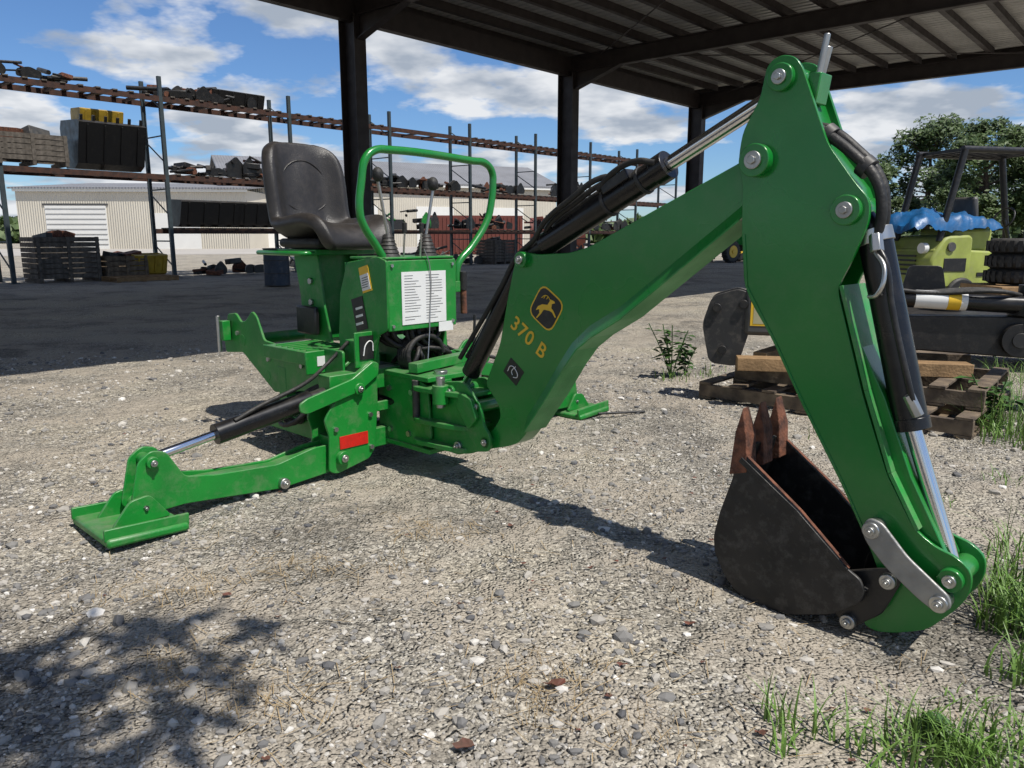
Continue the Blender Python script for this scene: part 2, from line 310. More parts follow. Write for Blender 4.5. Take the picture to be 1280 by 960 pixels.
for yy in (-.115,.10):
    prism('bucket_ear',rounded([(1.78,.02),(1.83,-.03),(1.93,.06),(1.975,.18),(1.95,.215),(1.90,.20),(1.80,.16)],.02),yy,yy+.014,BLACK,BO)
    q=[(1.85,.32),(1.87,.362),(1.91,.355),(1.99,.27),(2.11,.185),(2.118,.15),(2.08,.125),(2.03,.15),(1.93,.22),(1.87,.28)]
    prism('bucket_link',rounded(q,.02),yy+(-.018 if yy<0 else .018),yy+(-.006 if yy<0 else .03),LINKM,BO)
boss('link_upper',1.883,.325,-.145,.145,.026,BO,ZINC); boss('link_lower',2.085,.158,-.145,.145,.026,BO,ZINC); boss('bucket_lower',1.835,.005,-.135,.135,.024,BO,ZINC); boss('bucket_upper',1.94,.175,-.135,.135,.024,BO,ZINC)
# swing casting at boom foot
for yy,nm in ((-.085,'near'),(.068,'far')):
    prism('swing_ear_'+nm,rounded([(-.30,.22),(-.24,.40),(-.16,.50),(-.02,.52),(.06,.46),(.11,.40),(.12,.33),(.17,.28),(.16,.21),(.05,.19),(-.06,.15),(-.2,.16)],.03),yy,yy+.017,GREEN2,BO)
for z0 in (.17,.28,.44):
    prism('swing_plate',rounded([(-.38,-.1),(-.32,-.15),(-.1,-.13),(.02,-.09),(.02,.09),(-.1,.13),(-.32,.15),(-.38,.1)],.04),z0,z0+.025,GREEN2,BO,axis='z')
cyl('swing_pin',(-.28,0,.12),(-.28,0,.53),.035,ZINC,BO); cyl('swing_pin_boss',(-.28,0,.16),(-.28,0,.49),.055,GREEN2,BO)
for sx in (-1,1):
    cyl('swing_lug_pin',(-.14,sx*.12,.38),(-.14,sx*.12,.53),.022,ZINC,BO); cyl('swing_lug',(-.14,sx*.12,.40),(-.14,sx*.12,.49),.04,GREEN2,BO)
    cyl('swing_lug_pin_rear',(-.33,sx*.12,.30),(-.33,sx*.12,.49),.02,DARKG,BO)
boss('lift_pin',-.1,.46,-.10,.10,.03,BO); boss('foot_bottom',-.05,.2,-.10,.10,.024,BO,ZINC)
prism('swing_front_web',rounded([(-.02,.47),(.06,.45),(.10,.36),(.04,.30),(-.04,.40)],.015),-.11,-.087,GREEN2,BO)
# ---- main frame
G2=GREEN2
box('cross_beam_upper',(1.0,.10,.10),(0,-.02,.47),G2,BH); box('cross_beam_lower',(1.0,.14,.10),(0,0,.16),G2,BH)
box('cross_beam_mid',(.9,.02,.05),(0,-.085,.33),G2,BH)
for sx in (-1,1):
    up=[(-.545,.05),(-.50,.03),(-.30,.07),(-.262,.12),(-.237,.359),(-.235,.545),(-.262,.57),(-.31,.555),(-.52,.37),(-.56,.31),(-.535,.23)]
    up=[(p[0]*(-sx),p[1]) for p in up]
    for y0 in (-.10,.05): prism('stabilizer_tower',rounded(up,.02),y0,y0+.015,G2,BH)
    prism('tower_gusset',[(p[0]*.97,p[1]) for p in up[4:9]],-.085,.05,G2,BH)
    boss('tower_pin_low',sx*.47,.11,-.125,.085,.035,BH,G2); boss('tower_pin_top',sx*.36,.445,-.125,.085,.03,BH,G2)
    for bx,bz in ((.29,.13),(.29,.30),(.50,.26),(.29,.50)): cyl('tower_bolt',(sx*bx,-.112,bz),(sx*bx,-.099,bz),.013,ZINC,BH,seg=6,bevel=0)
    leg=[(-1.425,.285),(-1.37,.325),(-1.31,.31),(-1.237,.185),(-1.1,.16),(-.802,.140),(-.605,.18),(-.45,.18),(-.42,.12),(-.45,.05),(-.55,.035),(-.789,.018),(-1.244,.062),(-1.43,.055),(-1.47,.09)]
    leg=[(p[0]*(-sx),p[1]) for p in leg]
    for y0 in (-.065,.035): prism('stabilizer_leg_plate',rounded(leg,.02),y0,y0+.012,G2,BH)
    prism('stabilizer_leg_core',[(p[0]*(-sx),p[1]) for p in [(-1.30,.155),(-1.1,.15),(-.8,.13),(-.6,.16),(-.47,.16),(-.47,.065),(-.79,.03),(-1.3,.08)]],-.053,.035,G2,BH)
    boss('leg_rod_pin',sx*1.37,.275,-.085,.067,.026,BH,G2); boss('pad_pin',sx*1.42,.095,-.085,.067,.028,BH,G2); boss('leg_link_pin',sx*.78,.045,-.09,.07,.026,BH,ZINC)
    c1=Vector((sx*1.37,-.01,.275)); c2=Vector((sx*.36,-.01,.445)); dv=c2-c1
    cyl('stabilizer_rod',c1,c1+dv*.33,.021,CHROME,BH); cyl('stabilizer_barrel',c1+dv*.30,c1+dv*.78,.048,CYLB,BH,seg=32); cyl('stabilizer_barrel_base',c1+dv*.76,c2,.036,BLACK,BH)
    tube('stabilizer_hose',[tuple(c1+dv*.38+Vector((0,-.03,.04))),tuple(c1+dv*.5+Vector((0,-.03,.065))),tuple(c1+dv*.75+Vector((0,-.01,.09))),(sx*.42,.08,.55),(sx*.3,.05,.66)],.010,RUBBER,BH)
    q=[(-.70,.42),(-.66,.44),(-.40,.50),(-.27,.575),(-.235,.56),(-.24,.5),(-.36,.43),(-.66,.365),(-.70,.38)]
    prism('stabilizer_guard',rounded([(p[0]*(-sx),p[1]) for p in q],.015),-.118,-.104,G2,BH)
    prism('pad_sole',[(sx*1.62,.012),(sx*1.30,.0),(sx*1.30,.035),(sx*1.62,.05)],-.22,.18,G2,BH,bevel=.012)
    for y0 in (-.095,.07): prism('pad_ear',rounded([(sx*1.56,.04),(sx*1.48,.14),(sx*1.40,.15),(sx*1.32,.04)],.02),y0,y0+.015,G2,BH)
    for q_ in (-.20,.16): box('pad_rib',(.33,.015,.05),(sx*1.46,q_,.055),G2,BH,rot=(0,sx*-.05,0))
    hk=[(1.27,.486),(1.285,.60),(1.25,.63),(1.216,.728),(1.12,.74),(1.06,.69),(1.002,.70),(.92,.765),(.869,.733),(.803,.604),(.621,.589),(.230,.62),(.02,.62),(.02,.42),(.40,.36),(.712,.311),(.881,.407),(1.058,.508)]
    prism('mounting_plate',rounded(hk,.02),sx*.35-.008,sx*.35+.008,G2,BH,axis='x')
    prism('side_rail',[(.95,.12),(.95,.2),(.0,.2),(.0,.1),(.9,.1)],sx*.33-.03,sx*.33+.03,G2,BH,axis='x')
    box('rail_riser',(.06,.08,.30),(sx*.33,.62,.32),G2,BH)
    for by,bz in ((1.1,.62),(.75,.5),(.4,.5),(.2,.5)): cyl('plate_bolt',(sx*.358,by,bz),(sx*.372,by,bz),.014,ZINC,BH,seg=6,bevel=0)
box('reflector',(.17,.004,.065),(-.395,-.1035,.185),RED,BH,bevel=.001)
box('reflector',(.17,.004,.065),(.395,-.1035,.185),RED,BH,bevel=.001)
cyl('mount_cross_tube',(-.36,1.05,.58),(.36,1.05,.58),.035,G2,BH); cyl('mount_cross_tube_low',(-.36,.78,.40),(.36,.78,.40),.03,G2,BH)
box('rear_cross_beam',(.7,.08,.08),(0,.8,.155),G2,BH)
cyl('jack_pin',(-.42,1.22,.50),(-.42,1.22,.72),.012,ZINC,BH); box('latch',(.05,.05,.12),(-.39,1.2,.63),G2,BH)
box('step_plate',(.34,.42,.012),(-.30,.40,.60),G2,BH); box('step_plate',(.34,.42,.012),(.30,.40,.60),G2,BH)
for q in range(6): box('step_grip',(.26,.008,.006),(-.30,.24+q*.06,.609),G2,BH,bevel=0)
box('step_lip',(.012,.42,.07),(-.465,.40,.575),G2,BH); box('front_step_face',(.34,.012,.12),(-.30,.19,.55),G2,BH)
box('serial_plate',(.09,.003,.05),(-.36,.182,.555),WHITE,BH,bevel=0)
box('hydraulic_tank',(.36,.34,.22),(0,.42,.36),BLACK,BH,bevel=.03)
cyl('hydraulic_pump',(.0,.62,.28),(.0,.95,.28),.09,BLACK,BH); cyl('pump_body',(-.12,.7,.42),(-.12,1.0,.42),.05,GALV,BH)
# seat tower
sp_=[(.72,.60),(.44,.60),(.50,.80),(.55,1.12),(.80,1.12),(.74,.85)]
prism('seat_post',sp_,-.14,-.125,G2,BH,axis='x'); prism('seat_post_far',sp_,.125,.14,G2,BH,axis='x')
box('seat_post_web',(.25,.012,.5),(0,.62,.85),G2,BH); box('seat_base',(.40,.40,.03),(0,.67,1.105),G2,BH); box('seat_slide',(.34,.36,.03),(0,.66,1.137),BLACK,BH)
for z_ in (.70,.82,.94): cyl('seat_post_bolt',(-.155,.62,z_),(-.14,.62,z_),.02,ZINC,BH,seg=6)
tube('seat_rail',[(-.22,.45,1.10),(-.28,.45,1.10),(-.31,.5,1.10),(-.31,.85,1.10),(-.28,.93,1.10),(0,.935,1.10),(.28,.93,1.10),(.31,.85,1.10),(.31,.5,1.10)],.013,GREEN,BH)
box('manual_holder',(.03,.2,.16),(-.175,.62,.72),BLACK,BH,bevel=.01)
path=[(.355,1.115,.19),(.355,1.17,.235),(.40,1.22,.255),(.50,1.23,.27),(.62,1.205,.275),(.72,1.195,.275),(.80,1.205,.27),(.855,1.25,.262),(.88,1.34,.258),(.895,1.46,.262),(.915,1.57,.26),(.935,1.655,.24),(.95,1.705,.195),(.957,1.73,.13)]
NU=15; bm=bmesh.new(); grid=[]
for i,(y,z,w) in enumerate(path):
    a=Vector(path[max(0,i-1)][:2]);c=Vector(path[min(len(path)-1,i+1)][:2]);t=(c-a).normalized(); nr=Vector((-t.y,t.x))
    row=[]; kk=.075 if 2<=i<=11 else .02
    for j in range(NU):
        u=-1+2*j/(NU-1); lift=kk*abs(u)**3+(.010 if 3<i<11 else 0)*math.cos(u*PI*2.0)
        row.append(bm.verts.new((w*u,y+nr.x*lift,z+nr.y*lift)))
    grid.append(row)
for i in range(len(path)-1):
    for j in range(NU-1): bm.faces.new((grid[i][j],grid[i][j+1],grid[i+1][j+1],grid[i+1][j]))
st=finish('seat',bm,VINYL,BH,sharp=80)
md=st.modifiers.new('s','SOLIDIFY'); md.thickness=.08; md.offset=0
md=st.modifiers.new('ss','SUBSURF'); md.levels=2; md.render_levels=2
box('seat_pan',(.44,.40,.05),(0,.62,1.155),RUBBER,BH,bevel=.02)
tube('seat_seam',[(.15*math.cos(a)*(1.12 if math.sin(a)<0 else 1),.84+.045*(.5+.5*math.sin(a)),1.48+.15*math.sin(a)) for a in np.linspace(0,2*PI,13)[:-1]],.0055,VINYL,BH,cyclic=True)
# control tower
sidep=[(-.20,1.075),(-.13,1.095),(.13,1.06),(.20,.9),(.23,.66),(.20,.486),(-.05,.47),(-.12,.70),(-.20,.735)]
for x0 in (-.235,.215): prism('console_side',rounded(sidep,.015),x0,x0+.012,G2,BH,axis='x')
box('console_front',(.45,.012,.35),(-.004,-.197,.90),G2,BH); box('console_top',(.45,.30,.012),(-.004,-.04,1.085),G2,BH,rot=(.0,0,0)); box('console_back',(.44,.012,.4),(-.004,.16,.86),G2,BH)
box('console_label',(.295,.003,.265),(.0,-.2055,.885),WHITE,BH,bevel=0)
for r_ in range(17):
    for c2 in range(2):
        if random.random()<.12: continue
        w_=random.uniform(.05,.115)
        box('label_text_line',(w_,.001,.0022),(-.13+c2*.14+w_/2,-.2075,.998-r_*.0138),GALV,BH,bevel=0)
box('label_small',(.10,.003,.05),(.145,-.2055,.725),WHITE,BH,bevel=0)
for bx in (-.205,.195):
    for bz in (.75,1.05): cyl('console_bolt',(bx,-.212,bz),(bx,-.203,bz),.009,ZINC,BH,seg=6,bevel=0)
def xlab(nm,y,z,w,h,m,off=0): return box(nm,(.002,w,h),(-.2375-off,y,z),m,BH,bevel=0,rot=(R(-14),0,0))
xlab('side_label_white',-.03,.98,.08,.13,YELLOW); xlab('side_label_text',-.03,.965,.07,.08,WHITE,.002); xlab('side_label_black',.03,.80,.10,.17,BLACK)
for q in range(5): xlab('side_label_print',-.03,.94+q*.012,.05,.003,BLACK,.004)
for z_ in (.75,.79,.83): xlab('side_label_drawing',.03,z_,.06,.012,WHITE,.002)
box('lower_label',(.10,.003,.12),(-.27,-.075,.64),BLACK,BH,bevel=0); box('lower_label_panel',(.15,.012,.18),(-.27,-.065,.63),G2,BH)
tube('lower_label_drawing',[(-.3,-.078,.6),(-.28,-.078,.66),(-.25,-.078,.67),(-.24,-.078,.62)],.003,WHITE,BH)
loop=[(-.15,1.0),(-.16,1.06),(-.207,1.135),(-.290,1.25),(-.306,1.30),(-.290,1.46),(-.262,1.56),(-.205,1.603),(-.12,1.612),(.45,1.597),(.56,1.588),(.606,1.545),(.612,1.48),(.594,1.36),(.57,1.29),(.444,1.137),(.34,1.045),(.325,1.0),(.325,.90)]
tube('grab_handle',[(x,-.10,z) for x,z in loop],.0205,GREEN,BH)
box('handle_bracket',(.12,.05,.06),(.27,-.10,.92),G2,BH)
for i,(x,kx,kz) in enumerate(((-.125,-.192,1.49),(.125,.164,1.461))):
    for q in range(6): cyl('lever_boot',(x,-.08,1.09+q*.019),(x,-.08,1.108+q*.019),.062-.006*q,RUBBER,BH,r2=.052-.006*q)
    cyl('lever_rod',(x,-.08,1.19),(kx,-.10,kz-.03),.008,ZINC,BH)
    bm=bmesh.new(); bmesh.ops.create_uvsphere(bm,u_segments=16,v_segments=12,radius=.029); bmesh.ops.scale(bm,verts=bm.verts,vec=(1,1,1.25)); o=finish('lever_knob',bm,RUBBER,BH); o.location=(kx,-.10,kz)
for x in (-.06,.05):
    cyl('lever_rod_small',(x,-.12,1.09),(x-.005,-.14,1.22),.005,ZINC,BH); cyl('lever_grip',(x-.005,-.14,1.21),(x-.006,-.142,1.26),.012,RUBBER,BH)
tube('safety_cable',[(.0,-.21,1.13),(.03,-.215,1.05),(.03,-.212,.8),(.0,-.23,.62),(-.02,-.24,.52)],.003,ZINC,BH)
cyl('swing_lock_pin',(.352,-.12,.97),(.358,-.12,.77),.018,RUST,BH); cyl('swing_lock_grip',(.352,-.12,.90),(.355,-.12,1.0),.022,RUBBER,BH)
for i in range(16):
    x=random.uniform(-.18,.22); y=random.uniform(-.14,.1); x2=random.uniform(-.22,.3)
    tube('hose',[(x,y,.78),(x+random.uniform(-.05,.05),y-.03,.68),(x2*.8,random.uniform(-.20,.0),.57),(x2,random.uniform(-.05,.1),.45),(x2*1.1,random.uniform(.05,.3),.34)],.012,RUBBER,BH)
box('valve_block',(.34,.16,.10),(0,-.02,.74),BLACK,BH)
for q in range(5): cyl('valve_spool',(-.14+q*.07,-.12,.72),(-.14+q*.07,-.12,.79),.018,GALV,BH)
for i in range(5):
    tube('coiled_hose',[(.03+.12*math.cos(a_),-.10-i*.018,.58+.10*math.sin(a_)) for a_ in np.linspace(0,5.6,10)],.014,RUBBER,BH)
box('console_foot',(.10,.12,.22),(-.25,.02,.56),G2,BH); box('console_foot',(.10,.12,.22),(.25,.02,.56),G2,BH)
box('foot_pedal_bar',(.25,.06,.02),(.42,-.12,.56),G2,BH); cyl('pedal_rod',(.45,-.1,.56),(.48,-.08,.75),.008,BLACK,BH); prism('fender',rounded([(.28,.5),(.40,.62),(.52,.60),(.60,.48),(.50,.42)],.03),-.09,-.075,G2,BH)
for sx in (-1,1):
    cyl('swing_cylinder',(sx*.17,.10,.33),(sx*.10,-.26,.36),.033,CYLB,BH); cyl('swing_rod',(sx*.105,-.24,.355),(sx*.07,-.42,.38),.018,CHROME,BH)
box('swing_frame_top',(.34,.36,.025),(0,-.24,.50),G2,BH); box('swing_frame_bottom',(.34,.36,.025),(0,-.24,.135),G2,BH)
for x in (-.15,.15): prism('swing_frame_side',rounded([(0,.12),(-.34,.14),(-.42,.2),(-.40,.46),(-.3,.5),(0,.52)],.02),x-.008,x+.008,G2,BH,axis='x')
box('swing_frame_link',(.45,.06,.05),(.06,-.25,.545),G2,BH,rot=(0,0,.2))
for by,bz in ((-.1,.2),(-.25,.2),(-.1,.42),(-.28,.42)): cyl('frame_bolt',(-.17,by,bz),(-.158,by,bz),.016,ZINC,BH,seg=6,bevel=0)
tube('long_rod',[(1.45,-.25,.03),(1.75,-.42,.02)],.008,BLACK,BH,smooth=False)
for i in range(6):
    tube('hose',[(-.3+i*.02,.1,.5),(-.40,.25+i*.03,.3),(-.46+i*.05,.45,.18),(-.35,.65+i*.02,.24),(-.1,.75,.3)],.013,RUBBER,BH)
# ---------------------------------------------------------------- canopy
CA=root('steel_canopy',(-4.23,21.7,0),math.atan2(.75,.661))
W=13.8; X0=-37; X1=19.1
box('deck',(X1-X0+.6,W+1.0,.03),((X0+X1)/2,-W/2+.2,7.62),DECK,CA,bevel=0)
box('fascia_front',(X1-X0+.7,.04,.35),((X0+X1)/2,-W-.32,7.6),STEELBLK,CA); box('fascia_back',(X1-X0+.7,.04,.35),((X0+X1)/2,.72,7.6),STEELBLK,CA)
box('fascia_gable',(.04,W+1.0,.35),(X1+.32,-W/2+.2,7.6),STEELBLK,CA)
for i in range(13):
    y=.35-i*1.16
    prism('purlin',[(y-.035,7.37),(y+.035,7.37),(y+.035,7.6),(y-.035,7.6)],X0,X1,STEELBLK,CA,axis='x',bevel=0)
    prism('purlin_lip',[(y-.08,7.355),(y+.08,7.355),(y+.08,7.367),(y-.08,7.367)],X0,X1,STEELBLK,CA,axis='x',bevel=0)
for kx in range(-3,3):
    x=kx*9.43
    for nm,y0,y1,z0,z1,w in (('rafter_web',-W,.4,6.85,7.34,.02),('rafter_flange_low',-W,.4,6.80,6.835,.24),('rafter_flange_top',-W,.4,7.30,7.333,.24)):
        prism(nm,[(y0,z0),(y1,z0),(y1,z1),(y0,z1)],x-w/2,x+w/2,STEELBLK,CA,axis='x',bevel=0)
    prism('haunch',[(-2.2,6.82),(-.2,6.2),(-.2,6.82)],x-.01,x+.01,STEELBLK,CA,axis='x',bevel=0)
    prism('haunch_flange',[(-2.2,6.79),(-.2,6.17),(-.2,6.2),(-2.2,6.82)],x-.12,x+.12,STEELBLK,CA,axis='x',bevel=0)
    box('column_web',(.02,.6,6.85),(x,0,3.42),STEELBLK,CA,bevel=0); box('column_flange',(.38,.03,6.85),(x,.315,3.42),STEELBLK,CA,bevel=0); box('column_flange',(.38,.03,6.85),(x,-.315,3.42),STEELBLK,CA,bevel=0)
    box('column_base',(.5,.8,.04),(x,0,.02),STEELBLK,CA)
prism('eave_beam',[(-.12,6.7),(.12,6.7),(.12,7.3),(-.12,7.3)],X0,X1,STEELBLK,CA,axis='x',bevel=0)
for x,dx in ((0,9.43),(-9.43,9.43),(9.43,9.43)):
    for s in (0,1):
        y0,y1=(-1.5,-12.5) if s==0 else (-12.5,-1.5)
        cyl('roof_brace',(x+.2,y0,7.2),(x+dx-.2,y1,7.2),.02,STEELBLK,CA,seg=8,bevel=0)
# ---------------------------------------------------------------- pallet rack
RK=root('pallet_rack',(-12.2,19.3,0),math.atan2(.752,.659))
def dbox(nm,x,y,z,sx,sy,sz,m,par,rot=(0,0,0),bv=0): return box(nm,(sx,sy,sz),(x,y,z),m,par,rot,bv)
NB=8; BW=4.05
for k in range(-1,NB+1):
    x=k*BW-.2; ht=5.45
    for y in (0,1.1): dbox('upright',x,y,ht/2,.10,.09,ht,RACKBLUE,RK)
    for q in range(7):
        z0=.3+q*.72
        cyl('upright_brace',(x,.03,z0),(x,1.07,z0+(.6 if q%2==0 else 0)),.02,RACKBLUE,RK,seg=6,bevel=0)
    for y in (0,1.1): dbox('foot_plate',x,y,.01,.2,.2,.02,RACKBLUE,RK)
def shelf(k,z):
    x=k*BW-.2+BW/2
    for y in (-.02,1.12): dbox('beam',x,y,z,BW-.1,.05,.14,ORANGERUST,RK)
    for q in range(4): dbox('shelf_support',x-1.5+q,.55,z+.0,.08,1.08,.05,ORANGERUST,RK)
    if random.random()<.6:
        for q in range(9): dbox('shelf_board',x-1.7+q*.42,.55,z+.085,.12,1.25,.03,WOODG,RK)
for k in range(-1,NB):
    shelf(k,4.86); shelf(k,2.78)
    if k>=1: shelf(k,1.3)
RA=math.atan2(.752,.659)
RL=Matrix.Translation((-12.2,19.3,0))@Matrix.Rotation(RA,4,'Z')
def place(t,y,z):
    p=RL@Vector((t,y,z)); return (p.x,p.y,p.z)
def crate(t,y,z,w,d,h,m=WOODG):
    c=root('wooden_crate',place(t,y,z),RA)
    n=max(3,int(h/.14))
    for q in range(n):
        zz=.1+(h-.1)*(q+.5)/n
        for yy in (-d/2,d/2): box('slat',(w,.02,(h-.1)/n*.86),(0,yy,zz),m,c,bevel=0)
        for xx in (-w/2,w/2): box('slat_end',(.02,d-.03,(h-.1)/n*.86),(xx,0,zz),m,c,bevel=0)
    for xx in (-w/2+.06,0,w/2-.06):
        box('post',(.08,.025,h),(xx,-d/2-.024,h/2),m,c,bevel=0); box('skid',(.09,d,.09),(xx,0,.045),m,c,bevel=0)
    for q in range(6):
        box('load',(random.uniform(.15,w*.4),random.uniform(.2,d*.5),.25),(random.uniform(-w*.3,w*.3),random.uniform(-d*.2,d*.2),h-.02+random.uniform(-.1,.03)),random.choice([BLACK,GALV,RUST]),c,rot=(random.uniform(-.3,.3),random.uniform(-.3,.3),random.random()),bevel=.01)
    return c
def lbucket(t,y,z,w,h,m,name='loader_bucket',rz=0,teeth=True):
    c=root(name,place(t,y,z),RA+rz)
    prof=[(-.45*h,.95*h),(-.55*h,.9*h),(-.3*h,.1*h),(-.1*h,0),(.35*h,.02*h),(.5*h,.2*h),(.5*h,.85*h),(.42*h,h)]
    for i in range(len(prof)-1):
        a=Vector(prof[i]);b_=Vector(prof[i+1]); t_=(b_-a).normalized(); nn=Vector((-t_.y,t_.x))*.03
        prism('shell',[tuple(a),tuple(b_),tuple(b_+nn),tuple(a+nn)],-w/2+.02,w/2-.02,m,c,axis='x',bevel=0)
    for xx in (-w/2,w/2-.03): prism('side',prof,xx,xx+.03,m,c,axis='x',bevel=.004)
    for q in range(4):
        xx=-w/2+w*(q+.5)/4; box('stiffener',(.04,.03,h*.75),(xx,-.45*h,.5*h),m,c,rot=(.30,0,0),bevel=.003)
    if teeth:
        for q in range(6):
            xx=-w/2+.1+q*(w-.2)/5; box('tooth',(.07,.05,.14),(xx,-.47*h,1.0*h),m,c,rot=(.3,0,0),bevel=.005)
    box('hitch_plate',(w*.5,.05,h*.6),(0,.53*h,.45*h),m,c)
    return c
def pile(t,y,z,w,h,name='equipment_parts',n=16,ms=None):
    c=root(name,place(t,y,z),RA); ms=ms or [BLACK,DARKG,RUST,BLACK,BLACK]
    for q in range(n):
        a=random.random()*6.28; x=random.uniform(-w/2,w/2); zz=random.uniform(.03,h*(1-abs(x)/w))
        k=random.random()
        if k<.4: cyl('arm',(x,random.uniform(-.4,.4),zz),(x+random.uniform(-.8,.8),random.uniform(-.4,.4),zz+random.uniform(-.05,.3)*h),random.uniform(.02,.06),random.choice(ms),c,seg=10,bevel=0)
        elif k<.75:
            s=random.uniform(.5,1); y0=-.4+random.random()*.7
            prism('plate',rounded([(x,.02),(x+.6*s,.02),(x+.65*s,.3*h+.05),(x+.35*s,h*random.uniform(.4,1)),(x+.02,h*.5)],.08,3),y0,y0+.04,random.choice(ms),c,bevel=0)
        else: box('block',(random.uniform(.15,.6),random.uniform(.1,.5),random.uniform(.06,.2)),(x,random.uniform(-.3,.3),max(.1,zz)),random.choice(ms),c,rot=(random.uniform(-.1,.1),random.uniform(-.3,.3),a*.2),bevel=.02)
    return c
def pal(t,y,z,w=1.2,d=1.1,m=WOODG,loc=None,rz=None):
    c=root('wooden_pallet',loc if loc else place(t,y,z),RA if rz is None else rz)
    for q in range(3): box('stringer',(w,.04,.09),(0,-d/2+.02+q*(d-.04)/2,.065),m,c,bevel=.002)
    for q in range(8):
        x=-w/2+.05+q*(w-.1)/7; box('deck_board',(.095,d+random.uniform(0,.02),.018),(x,0,.12+random.uniform(0,.003)),m,c,bevel=.002)
        if q%3==0 or q==7: box('bottom_board',(.095,d,.016),(x,0,.01),m,c,bevel=.002)
    return c
pile(.2,.5,4.98,3.2,.4,n=24); pile(5.4,.5,4.98,2.6,.45,n=24); lbucket(6.4,.5,4.98,1.7,.45,BLACK,teeth=False); pile(4.6,.5,4.98,1.5,.35)
crate(.55,.45,2.90,1.6,1.0,.75); lbucket(2.45,.45,2.90,1.7,1.25,BLACK,'rock_bucket'); lbucket(2.45,.75,3.85,1.1,.65,YELLOWP,'yellow_bucket',teeth=False)
lbucket(5.2,.5,1.42,1.9,.8,BLACK,teeth=False); lbucket(6.9,.5,1.42,1.7,.8,BLACK,teeth=False); pile(6.8,.5,2.90,2.2,.8,n=24); pile(5,.5,2.9,1.5,.35)
pal(8.6,.5,2.9); pile(8.6,.5,3.0,1.8,.5); pile(10.3,.5,1.42,2,.7); pile(12.8,.5,2.9,2.4,.6,n=24); pile(14.8,.5,2.9,1.6,.5); pile(13,.5,1.42,2.4,.7,ms=[BLACK,DARKG,GREEN2]); pile(17,.5,1.42,3,.7,n=24); pile(18,.5,2.9,2.5,.5,n=24); pile(21.5,.5,1.42,3,.7,ms=[BLACK,REDC,DARKG]); pile(22.5,.5,2.9,2.8,.8,n=24); pile(26,.5,1.42,3,.7); pile(27,.5,2.9,2,.7,n=24); pile(30,.5,1.4,2.5,.8)
crate(1.0,.2,0,1.5,1.1,1.15,WOODG); crate(2.4,.1,0,1.1,1.0,.65,WOOD); lbucket(3.05,-.1,.1,.9,.6,YELLOWP,'yellow_bucket',teeth=False); pal(2.5,-.9,0,1.6,1.0,WOODN); pile(5.6,.3,0.02,2.6,.5); crate(-1.8,.3,0,1.3,1,1.0)
for t in (9.5,12,14,16.5,19,21,24,27.5,30): pile(t,.4+random.random()*.3,.02,2.2,random.uniform(.5,1.0),ms=[BLACK,GALV,RUST,DARKG,WOODG])
crate(10.8,.2,0,1.2,1,.9,WOOD); crate(17.6,.1,0,1.3,1,1.0,WOODG)
DR=root('steel_drum',(-5.55,18.3,0))
cyl('body',(0,0,.02),(0,0,.88),.29,pmat('drum_blue',(.015,.03,.06),.4,0,.3,5,dirt=.3),DR,seg=40)
for z in (.02,.3,.6,.87): cyl('ring',(0,0,z),(0,0,z+.02),.3,BLACK,DR,seg=40)
# ---------------------------------------------------------------- buildings
PV=box('pavement',(120,26,.02),(0,0,0),PAVE,bevel=0); PV.location=(-12,64,.012); PV.rotation_euler=(0,0,R(20))
B1=root('warehouse',(-41,66,0),R(3))
box('wall',(19,14,4.9),(9,7,2.45),WALL,B1,bevel=0)
prism('roof',[(-.4,4.95),(14.4,6.2),(14.4,6.35),(-.4,5.1)],-.9,18.9,ROOFM,B1,axis='x',bevel=0)
box('roller_door',(5,.1,3.6),(4.3,-.03,1.8),WALLW,B1,bevel=0)
for q in range(8): box('door_slat',(4.9,.04,.03),(4.3,-.1,.4+q*.42),GALV,B1,bevel=0)
box('door_frame',(5.4,.06,.15),(4.3,-.05,3.7),GALV,B1,bevel=0); box('roller_door',(4,.1,3),(12.5,-.03,1.5),WALLW,B1,bevel=0); box('eave_gutter',(19.2,.2,.2),(9,-.15,4.85),WALLW,B1,bevel=0)
B2=root('warehouse',(-26,72,0),R(25))
box('wall',(34,16,6.2),(17,8,3.1),WALL,B2,bevel=0)
prism('gable_wall',[(.0,6.2),(16,6.2),(8,8.6)],.02,33.98,WALL,B2,axis='x',bevel=0)
prism('roof',[(-.6,6.15),(8,8.8),(16.6,6.15),(16.6,6.3),(8,8.98),(-.6,6.3)],-.5,34.5,ROOFM,B2,axis='x',bevel=0)
for q in range(4): box('roller_door',(4,.1,4),(4+q*8,-.03,2),WALLW,B2,bevel=0)
for q in range(3): box('window',(1.4,.1,1),(8+q*8,-.03,2.2),BLACK,B2,bevel=0)
box('eave_trim',(34.6,.12,.25),(17,-.5,6.05),WALLW,B2,bevel=0)
SC=root('shipping_container',(-2.5,49,0),R(10))
box('body',(6,2.4,2.3),(0,0,1.2),REDC,SC)
for q in range(24): box('rib',(.1,.05,2.1),(-2.88+q*.25,-1.22,1.2),REDC,SC,bevel=0)
TA=root('storage_tank',(3,52,0),0)
cyl('tank',(-1.8,0,1.3),(1.8,0,1.3),1.0,REDC,TA,seg=32); box('leg',(.2,1.6,.5),(-1.2,0,.25),GALV,TA); box('leg',(.2,1.6,.5),(1.2,0,.25),GALV,TA)
